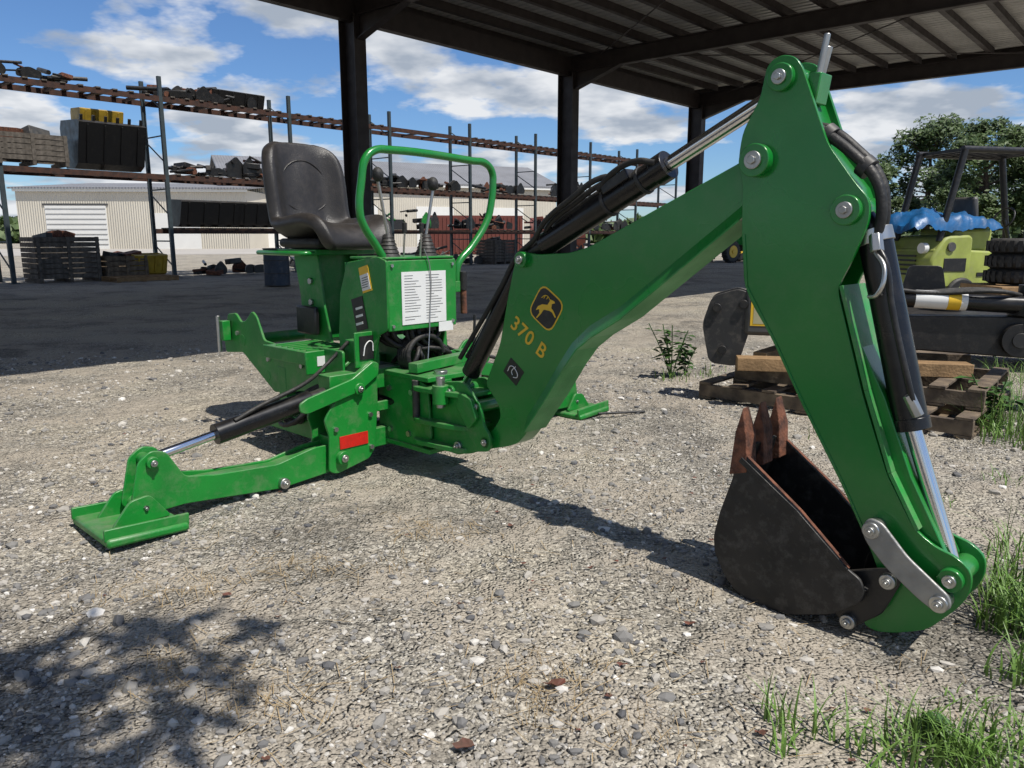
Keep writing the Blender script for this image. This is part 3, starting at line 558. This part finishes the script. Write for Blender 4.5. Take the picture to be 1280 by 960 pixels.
# ---------------------------------------------------------------- wheels, tractor, forklift
def wheel(par,x,y,z,r,w,rim,nm='wheel',lug=True):
    cyl(nm+'_tyre',(x,y-w/2,z),(x,y+w/2,z),r,RUBBER,par,seg=32,bevel=r*.12)
    cyl(nm+'_rim',(x,y-w/2-.012,z),(x,y+w/2+.012,z),r*.55,rim,par,seg=28,bevel=.01); cyl(nm+'_hub',(x,y-w/2-.04,z),(x,y+w/2+.04,z),r*.18,rim,par,seg=16)
    if lug:
        for q in range(18):
            a=q*PI/9
            for s in (-1,1): box(nm+'_lug',(r*.09,w*.48,r*.1),(x+r*math.cos(a+s*.07),y+s*w*.24,z+r*math.sin(a+s*.07)),RUBBER,par,rot=(0,-a+PI/2,s*.35),bevel=0)
def tractor(loc,rz):
    c=root('farm_tractor',loc,rz)
    wheel(c,-.9,-.75,.75,.75,.42,YELLOW); wheel(c,-.9,.75,.75,.75,.42,YELLOW); wheel(c,1.2,-.65,.48,.48,.28,YELLOW); wheel(c,1.2,.65,.48,.48,.28,YELLOW)
    prism('hood',rounded([(-.2,.75),(1.75,.75),(1.8,1.1),(1.6,1.4),(-.2,1.5)],.08),-.32,.32,GREEN,c,bevel=.04)
    box('chassis',(2.4,.4,.35),(.3,0,.65),BLACK,c)
    for s in (-1,1): prism('fender',rounded([(-1.6,1.0),(-1.5,1.5),(-.9,1.65),(-.3,1.4),(-.25,1.1),(-.35,1.1),(-.5,1.35),(-.9,1.5),(-1.4,1.35)],.05),s*.75-.2,s*.75+.2,GREEN,c)
    box('seat_cushion',(.45,.45,.12),(-.8,0,1.2),YELLOW,c,bevel=.04); box('seat_back',(.1,.45,.45),(-1.02,0,1.45),YELLOW,c,bevel=.04)
    for s in (-1,1): cyl('rops',(-1.15,s*.5,.9),(-1.15,s*.5,2.4),.035,BLACK,c)
    cyl('rops_top',(-1.15,-.5,2.4),(-1.15,.5,2.4),.035,BLACK,c); cyl('exhaust',(1.1,.2,1.4),(1.1,.2,2.0),.03,BLACK,c); tube('steering_wheel',[(-.35+.02*math.cos(a),.2*math.sin(a),1.55+.2*math.cos(a)) for a in np.linspace(0,5.8,9)],.015,BLACK,c,cyclic=True)
tractor((10.1,35.0,0),R(215)); tractor((13.5,41,0),R(200)); tractor((9.0,43,0),R(190))
FK=root('forklift',(7.45,12.5,0),R(14))
wheel(FK,.75,-.5,.33,.33,.22,LIME,lug=False); wheel(FK,.75,.5,.33,.33,.22,LIME,lug=False); wheel(FK,-.75,-.48,.28,.28,.2,LIME,lug=False); wheel(FK,-.75,.48,.28,.28,.2,LIME,lug=False)
prism('chassis',rounded([(-1.15,.25),(1.0,.25),(1.15,.5),(1.15,1.0),(.95,1.1),(.6,.75),(-.1,.75),(-.15,.95),(-1.25,1.0),(-1.3,.5)],.06),-.5,.5,LIME,FK,bevel=.03)
prism('counterweight',rounded([(-1.2,.4),(-.6,.4),(-.6,1.2),(-1.1,1.18),(-1.35,.8)],.1),-.53,.53,LIME,FK,bevel=.05)
box('engine_hood',(.75,.7,.35),(-.45,0,1.12),LIME,FK,bevel=.05); box('seat_cushion',(.42,.45,.1),(-.1,0,1.35),GALV,FK,bevel=.04); box('seat_back',(.1,.45,.4),(-.3,0,1.58),GALV,FK,bevel=.04,rot=(0,-.15,0))
for q in range(5): box('grille_bar',(.02,.5,.03),(-1.36,0,.6+q*.07),BLACK,FK,bevel=0)
box('side_vent',(.4,.01,.2),(-.9,-.536,.75),BLACK,FK); box('body_stripe',(1.1,.01,.06),(.1,-.506,.6),BLACK,FK,bevel=0)
for y in (-.45,.45):
    cyl('guard_post',(1.05,y,1.0),(.75,y,2.45),.05,BLACK,FK); cyl('guard_post',(-1.15,y,1.1),(-.85,y,2.45),.05,BLACK,FK); cyl('guard_rail',(.8,y,2.45),(-.9,y,2.45),.05,BLACK,FK)
for q in range(9): box('guard_bar',(.03,.9,.05),(.7-q*.19,0,2.45),BLACK,FK,bevel=0)
for y in (-.35,.35): box('mast_rail',(.1,.08,2.1),(1.35,y,1.25),BLACK,FK); box('mast_inner',(.08,.06,2.0),(1.43,y*.8,1.25),GALV,FK); box('fork',(1.0,.1,.04),(1.95,y*.7,.12),BLACK,FK); cyl('lift_chain',(1.38,y*.5,.3),(1.38,y*.5,2.1),.02,ZINC,FK)
for z in (.5,1.4,2.25): box('mast_cross',(.07,.8,.08),(1.35,0,z),BLACK,FK)
box('carriage',(.05,.8,.45),(1.5,0,.4),BLACK,FK); tube('steering_wheel',[(.45+.08*math.cos(a),.19*math.sin(a),1.45+.17*math.cos(a)) for a in np.linspace(0,5.8,9)],.014,BLACK,FK,cyclic=True); cyl('steering_column',(.7,0,.9),(.46,0,1.44),.03,BLACK,FK)
for y in (-.36,.36): cyl('headlight',(-1.38,y,1.0),(-1.30,y,1.0),.08,WHITE,FK); cyl('headlight',(1.14,y,.95),(1.2,y,.95),.08,WHITE,FK)
cyl('side_light',(-1.0,-.56,1.02),(-1.0,-.53,1.02),.07,GALV,FK)
cyl('beacon',(.75,-.3,1.9),(.75,-.3,2.1),.06,pmat('amber_lens',(.7,.2,.02),.3,0,.1,5),FK)
TP=root('blue_tarp',(6.6,12.25,.32),R(14))
bm=bmesh.new(); NX=48; NY=24; gv=[[bm.verts.new(((i/NX-.5)*1.6,(j/NY-.5)*1.0,.0)) for i in range(NX+1)] for j in range(NY+1)]
for row in gv:
    for v in row:
        x,y=v.co.x,v.co.y; rr=max(0,1-(x/.8)**4)*max(0,1-(y/.5)**4)
        v.co.z=.93+.27*rr**.5+.13*noise.noise((x*3,y*3,1))+.09*abs(noise.noise((x*7,y*7,1)))+.03*noise.noise((x*18,y*18,1))
for j in range(NY):
    for i in range(NX): bm.faces.new((gv[j][i],gv[j][i+1],gv[j+1][i+1],gv[j+1][i]))
finish('tarp_cover',bm,BLUET,TP,sharp=60)
TS=root('tyre_stack',(6.5,9.9,0))
for q in range(3):
    tube('tyre',[(.31*math.cos(a),.31*math.sin(a),.68+.19*q) for a in np.linspace(0,2*PI,13)[:-1]],.1,RUBBER,TS,cyclic=True)
    for a in range(28): box('tread',(.02,.05,.13),(.405*math.cos(a*PI/14),.405*math.sin(a*PI/14),.68+.19*q),RUBBER,TS,rot=(0,0,a*PI/14),bevel=0)
box('crate_base',(1.0,.9,.54),(0,0,.3),WOODN,TS)
SG=root('rental_sign',(7.9,11.4,0),R(-8))
box('panel',(.55,.02,.22),(0,0,1.50),YELLOW,SG); cyl('post',(0,.03,0),(0,.03,1.5),.02,BLACK,SG); text('lettering','RENTAL',.12,Matrix.Translation((0,-.013,1.50))@Matrix.Rotation(PI/2,4,'X'),BLACK,SG)
# ---------------------------------------------------------------- pallet load at right
PR=R(-42)
pal(0,0,0,1.8,1.15,WOOD,loc=(2.45,5.45,.0),rz=PR); pal(0,0,0,1.6,1.05,WOOD,loc=(2.6,5.5,.135),rz=PR+.05)
AT=root('hydraulic_boom_attachment',(2.5,5.45,.27),PR+R(25))
box('timber',(1.5,.14,.09),(-.1,-.3,.045),WOODN,AT,rot=(0,0,.1)); box('timber',(1.3,.14,.09),(.1,.25,.045),WOOD,AT); box('timber',(.5,.1,.09),(-.6,0,.06),WOODN,AT,rot=(0,0,1.2))
prism('main_beam',rounded([(-.55,.18),(1.35,.10),(1.55,.18),(1.55,.32),(1.35,.40),(.3,.38),(-.55,.34)],.03),-.07,.07,BLACK,AT,bevel=.01)
for yy in (-.12,.10): prism('hinge_plate',rounded([(-1.04,.02),(-.84,.0),(-.76,.3),(-.74,.5),(-.85,.56),(-1.04,.5),(-1.10,.3)],.05),yy-.15,yy-.13,DARKG,AT)
for xx,zz in ((-1.0,.42),(-.95,.12),(-.82,.45)): cyl('hinge_pin',(xx,-.3,zz),(xx,.0,zz),.03,BLACK,AT)
cyl('gearbox',(-.45,-.1,.34),(-.45,.22,.34),.2,GALV,AT,seg=32); box('gearbox_housing',(.46,.24,.34),(-.58,-.17,.40),GALV,AT,bevel=.03); box('gearbox_label',(.34,.003,.24),(-.60,-.292,.42),YELLOW,AT,bevel=0); box('label_print',(.30,.001,.17),(-.60,-.295,.40),pmat('label_cream',(.45,.42,.25),.5),AT,bevel=0)
cyl('hydraulic_cylinder',(.2,-.06,.50),(1.0,-.06,.47),.06,CYLB,AT); cyl('cylinder_label',(.3,-.06,.4975),(.62,-.06,.485),.0615,WHITE,AT); cyl('cylinder_label_band',(.50,-.06,.490),(.58,-.06,.487),.063,YELLOW,AT); cyl('cylinder_rod',(1.0,-.06,.47),(1.4,-.06,.44),.03,CHROME,AT)
cyl('motor_base',(1.05,.0,.40),(1.05,.0,.48),.16,BLACK,AT,seg=32); cyl('motor',(1.05,.0,.48),(1.05,.0,.60),.11,BLACK,AT,seg=32); cyl('motor_cap',(1.05,.0,.60),(1.05,.0,.64),.07,DARKG,AT)
cyl('hub',(.95,-.13,.24),(.95,.13,.24),.11,BLACK,AT,seg=32); cyl('hub_bore',(.95,-.14,.24),(.95,.14,.24),.05,DARKG,AT)
for i in range(4): tube('hose',[(-.4,-.1+i*.05,.5),(-.1,-.15+i*.07,.58-.03*i),(.4,-.1+i*.05,.54),(.8,-.12+i*.06,.56),(1.0,-.02,.52)],.015,RUBBER,AT)
A2=root('disc_mower_attachment',(4.4,7.2,0),R(-20))
box('deck',(1.5,.9,.15),(0,0,.42),BLACK,A2,bevel=.04); cyl('spindle',(-.3,0,.5),(-.3,0,.68),.14,BLACK,A2); cyl('spindle',(.35,0,.5),(.35,0,.62),.12,DARKG,A2)
for xx in (-.6,.6): box('skid',(.08,.9,.34),(xx,0,.17),BLACK,A2)
prism('hitch',rounded([(-.7,.4),(-.2,.4),(-.3,.9),(-.6,.9)],.05),.35,.38,BLACK,A2)
# ---------------------------------------------------------------- vegetation
def tree(name,x,y,h,cr,trunk,seed,nclump=60,leaf=.22,per=110,squash=.8,mat=LEAF,zmin=.25):
    rnd=random.Random(seed); c=root(name,(x,y,0))
    bm=bmesh.new()
    def limb(p,q,r1,r2):
        v=q-p; bmesh.ops.create_cone(bm,segments=8,radius1=r1,radius2=r2,depth=v.length,cap_ends=False,matrix=Matrix.Translation((p+q)/2)@v.to_track_quat('Z','Y').to_matrix().to_4x4())
    top=Vector((rnd.uniform(-.3,.3),rnd.uniform(-.3,.3),h*.82)); mid=Vector((rnd.uniform(-.2,.2),rnd.uniform(-.2,.2),h*.4))
    limb(Vector((0,0,-.1)),mid,trunk,trunk*.65); limb(mid,top,trunk*.65,trunk*.15)
    cl=[]
    for i in range(nclump):
        z=rnd.uniform(zmin,1.0); a=rnd.random()*6.28; prof=math.sin(min(1,(1.04-z)*1.9)*PI/2)**.7*(1 if z>.35 else .75)
        rr=cr*prof*rnd.uniform(.35,1.05); p=Vector((rr*math.cos(a),rr*math.sin(a),h*z*.97)); cl.append((p,cr*rnd.uniform(.14,.3)))
        if i%2==0:
            s=mid.lerp(top,max(0,min(1,(z-.45)*1.5))); limb(s,p,trunk*.22,trunk*.05)
    finish('trunk',bm,BARK,c,sharp=90)
    Vs=[];Fs=[]
    for p,r in cl:
        for k in range(per):
            d=Vector((rnd.gauss(0,1),rnd.gauss(0,1),rnd.gauss(0,1))).normalized()*r*rnd.random()**.4; d.z*=squash
            q=p+d; u=Vector((rnd.gauss(0,1),rnd.gauss(0,1),rnd.gauss(0,1))).normalized(); v=u.orthogonal().normalized(); s=leaf*rnd.uniform(.5,1.1); i0=len(Vs)
            Vs+= [tuple(q-u*s),tuple(q+v*s*.5),tuple(q+u*s),tuple(q-v*s*.5)]; Fs.append((i0,i0+1,i0+2,i0+3))
    mesh_np('crown',Vs,Fs,mat,c)
tree('deciduous_tree',33.5,56,9.0,3.6,.35,1,80,.22,150); tree('deciduous_tree',38.5,55,9.8,4.4,.35,2,90,.22,150); tree('deciduous_tree',43,60,10.8,4.8,.35,3,90,.22,140); tree('pine_tree',30,66,7.0,2.6,.3,4,55,.24,110); tree('deciduous_tree',36,68,11.0,4.3,.35,8,75,.26,130); tree('pine_tree',48,62,11.5,5,.35,9,60,.26,110)
tree('pine_tree',.50,-1.25,7.0,1.55,.12,5,56,.09,200,zmin=.58)
Vs=[];Fs=[]; rnd=random.Random(4)
for k in range(13000):
    x=rnd.uniform(-120,150); hh=3.5+1.6*noise.noise((x*.11,0,0))+1.2*noise.noise((x*.5,4,0)); y=110+rnd.uniform(-3,3); z=hh*rnd.random()**.7; u=Vector((rnd.gauss(0,1),rnd.gauss(0,.4),rnd.gauss(0,1))).normalized(); v=u.orthogonal().normalized(); s=.8; q=Vector((x,y,z)); i0=len(Vs)
    Vs+=[tuple(q-u*s),tuple(q+v*s*.7),tuple(q+u*s),tuple(q-v*s*.7)]; Fs.append((i0,i0+1,i0+2,i0+3))
mesh_np('distant_tree_line',Vs,Fs,LEAF)
def blades(name,spots,mat,w0=.0015,w1=.0035):
    Vs=[];Fs=[]
    for (x,y,n,hh,sp) in spots:
        for k in range(n):
            a=random.random()*6.28; r=sp*random.random()**.6; bx,by=x+r*math.cos(a),y+r*math.sin(a); bz=gh(bx,by)-.005
            l=hh*random.uniform(.4,1.2); w=random.uniform(w0,w1); d=random.random()*6.28; lean=random.uniform(.15,1.2); dx,dy=math.cos(d),math.sin(d); i0=len(Vs)
            for s in range(6):
                t=s/5; o=lean*l*t*t*.8; z=bz+l*t*(1-.45*lean*t); ww=w*(1-t**1.5*.95)
                Vs+=[(bx+dx*o-dy*ww,by+dy*o+dx*ww,z),(bx+dx*o+dy*ww,by+dy*o-dx*ww,z)]
            for s in range(5): j=i0+s*2; Fs.append((j,j+1,j+3,j+2))
    return mesh_np(name,Vs,Fs,mat)
sp=[(.66,1.72,18,.15,.06),(.74,1.66,20,.17,.05),(.64,1.60,12,.16,.04),(.86,1.56,50,.14,.09),(.98,1.62,100,.14,.10),(1.05,1.56,120,.14,.09),(1.2,1.60,80,.13,.12),(1.42,1.95,60,.18,.09),(1.58,2.25,130,.24,.1),(1.70,2.42,100,.28,.10),(1.66,2.12,100,.24,.1),(1.5,1.8,60,.17,.12),(1.80,2.25,80,.26,.15),(1.95,2.7,60,.24,.15),(1.2,1.8,20,.06,.12),(2.4,3.6,20,.1,.12),(1.9,3.3,10,.08,.1),(3.0,4.6,140,.3,.22),(3.2,4.9,110,.35,.25),(2.95,4.35,80,.2,.2),(1.35,6.35,30,.15,.15),(1.9,4.5,16,.1,.15),(3.6,5.6,90,.3,.3),(4.4,6.4,90,.3,.4),(1.6,6.6,40,.12,.3)]
blades('grass',sp,GRASSM,.0018,.0048)
blades('dry_grass',[(-.95,1.95,50,.06,.14),(-.75,2.6,60,.06,.15),(-.4,2.65,50,.05,.12),(.1,1.85,160,.06,.18),(-.3,3.0,40,.05,.15),(-1.1,2.45,70,.05,.15),(.35,1.65,60,.06,.12),(-.7,1.8,60,.05,.1),(.9,3.4,30,.06,.3),(-1.4,2.4,40,.05,.15),(.3,1.75,16,.06,.12),(1.1,1.85,40,.06,.2)],STRAW,.0008,.0018)
Vs=[];Fs=[]
for k in range(800):
    y=1.2+4*random.random()**1.4; x=random.uniform(-.65,.65)*y
    if k%2: cx_,cy_=random.choice([(-.95,2.0),(-.75,2.6),(.1,1.85),(-1.1,2.45),(-.6,1.8),(-.3,3.0)]); x=cx_+random.gauss(0,.13); y=cy_+random.gauss(0,.09)
    a=random.random()*3.14; l=random.uniform(.01,.05); w=.0011; dx,dy=math.cos(a)*l,math.sin(a)*l; px,py=-math.sin(a)*w,math.cos(a)*w; z=gh(x,y)+.008; i0=len(Vs); z2=z+random.uniform(0,.006)
    Vs+=[(x-dx-px,y-dy-py,z),(x+dx-px,y+dy-py,z2),(x+dx+px,y+dy+py,z2),(x-dx+px,y-dy+py,z)]; Fs.append((i0,i0+1,i0+2,i0+3))
mesh_np('straw_litter',Vs,Fs,STRAW)
Vs=[];Fs=[]
lv=[(.12,1.85,.026),(-.1,1.62,.024),(.30,1.93,.014),(.55,2.2,.016),(-.95,2.4,.014),(.0,3.05,.014),(.9,1.75,.012),(.28,2.6,.010),(.6,1.65,.014),(.8,2.9,.012)]+[(random.uniform(-.6,.6)*y,y,random.uniform(.004,.010)) for y in [random.uniform(1.4,4.5) for _ in range(60)]]
for (x,y,s) in lv:
    a=random.random()*6.28; z=gh(x,y)+.006; i0=len(Vs); n=14
    Vs.append((x,y,z+.003))
    for q in range(n):
        t=q*2*PI/n; r=s*(1+.5*math.cos(t))*(1+.25*(q%2)+random.uniform(-.1,.1)); Vs.append((x+r*math.cos(t+a),y+r*.55*math.sin(t+a),z+.004*random.random()+.5*s*abs(math.sin(t))))
    for q in range(n): Fs.append((i0,i0+1+q,i0+1+(q+1)%n))
mesh_np('fallen_leaves',Vs,Fs,DEADLEAF)
def weed(x,y,h,n,seed):
    rnd=random.Random(seed); c=root('broadleaf_weed',(x,y,0)); Vs=[];Fs=[]
    for k in range(n):
        a=rnd.random()*6.28; top=Vector((math.cos(a)*h*.45*rnd.random(),math.sin(a)*h*.45*rnd.random(),h*rnd.uniform(.5,1)))
        tube('stem',[(0,0,0),tuple(top*.5+Vector((0,0,.03))),tuple(top)],.004,LEAFP,c,res=3)
        for j in range(9):
            t=rnd.uniform(.35,1); p=top*t; d=Vector((rnd.gauss(0,1),rnd.gauss(0,1),rnd.uniform(-.2,.6))).normalized(); s=d.cross(Vector((0,0,1))).normalized(); l=rnd.uniform(.06,.12)*min(1,h*2.5+.2); w=l*.32; i0=len(Vs)
            Vs+=[tuple(p),tuple(p+d*l*.5+s*w),tuple(p+d*l-Vector((0,0,.02))),tuple(p+d*l*.5-s*w),tuple(p+d*l*.5-Vector((0,0,.01)))]; Fs+=[(i0,i0+1,i0+4),(i0+1,i0+2,i0+4),(i0+2,i0+3,i0+4),(i0+3,i0,i0+4)]
    mesh_np('leaves',Vs,Fs,LEAFP,c)
weed(1.35,6.4,.50,9,1); weed(3.05,4.75,.35,8,2); weed(1.5,6.55,.25,5,3); weed(1.7,2.35,.12,4,4); weed(1.02,1.66,.07,5,5)
# ---------------------------------------------------------------- light, sky
sd=Vector((-.42,.38,-1)).normalized()
ld=bpy.data.lights.new('sun','SUN'); ld.energy=5.0; ld.angle=R(.53); ld.color=(1,.955,.875)
lo=bpy.data.objects.new('sun',ld); sc.collection.objects.link(lo); lo.rotation_euler=sd.to_track_quat('-Z','Y').to_euler(); lo.location=(5,-5,12)
wd=bpy.data.worlds.new('World'); sc.world=wd; wd.use_nodes=True; nt=wd.node_tree; N=nt.nodes; L=nt.links
bg=N['Background']; sky=N.new('ShaderNodeTexSky'); sky.sky_type='NISHITA'; sky.sun_disc=False; sky.sun_elevation=R(60.5); sky.sun_rotation=math.atan2(.42,-.38); sky.air_density=1.0; sky.dust_density=.1; sky.ozone_density=3.0
tint=N.new('ShaderNodeMix'); tint.data_type='RGBA'; tint.blend_type='MULTIPLY'; tint.inputs[0].default_value=1; tint.inputs[7].default_value=(.62,.82,1.08,1)
L.new(sky.outputs[0],tint.inputs[6]); L.new(tint.outputs[2],bg.inputs[0]); bg.inputs[1].default_value=.105
tc=N.new('ShaderNodeTexCoord'); sx=N.new('ShaderNodeSeparateXYZ'); L.new(tc.outputs['Generated'],sx.inputs[0])
az=N.new('ShaderNodeMath'); az.operation='ADD'; L.new(sx.outputs['Z'],az.inputs[0]); az.inputs[1].default_value=.22
dv=N.new('ShaderNodeVectorMath'); dv.operation='DIVIDE'; cb=N.new('ShaderNodeCombineXYZ')
for i in range(3): L.new(az.outputs[0],cb.inputs[i])
L.new(tc.outputs['Generated'],dv.inputs[0]); L.new(cb.outputs[0],dv.inputs[1])
n1=N.new('ShaderNodeTexNoise'); n1.inputs['Scale'].default_value=1.9; n1.inputs['Detail'].default_value=6; n1.inputs['Roughness'].default_value=.55; L.new(dv.outputs[0],n1.inputs['Vector'])
cr=ramp(nt,[(.475,(0,0,0)),(.55,(.97,.97,.97))]); L.new(n1.outputs['Fac'],cr.inputs[0])
n2=N.new('ShaderNodeTexNoise'); n2.inputs['Scale'].default_value=4.2; n2.inputs['Detail'].default_value=4; L.new(dv.outputs[0],n2.inputs['Vector'])
cc=ramp(nt,[(.38,(.42,.48,.57)),(.60,(.90,.92,.95))]); L.new(n2.outputs['Fac'],cc.inputs[0])
bg2=N.new('ShaderNodeBackground'); L.new(cc.outputs[0],bg2.inputs[0]); bg2.inputs[1].default_value=.92
ms=N.new('ShaderNodeMixShader'); L.new(cr.outputs[0],ms.inputs[0]); L.new(bg.outputs[0],ms.inputs[1]); L.new(bg2.outputs[0],ms.inputs[2]); L.new(ms.outputs[0],N['World Output'].inputs[0])
# ---------------------------------------------------------------- camera
cd=bpy.data.cameras.new('camera'); co=bpy.data.objects.new('camera',cd); sc.collection.objects.link(co); co.location=(0,0,1.2); co.rotation_euler=(R(90-11),0,0)
cd.sensor_width=36; cd.lens=36*960/1280*.9999; cd.clip_end=3000; cd.clip_start=.02; sc.camera=co
sc.view_settings.view_transform='Standard'; sc.view_settings.look='None'; sc.view_settings.exposure=0
print('objects',len(bpy.data.objects))
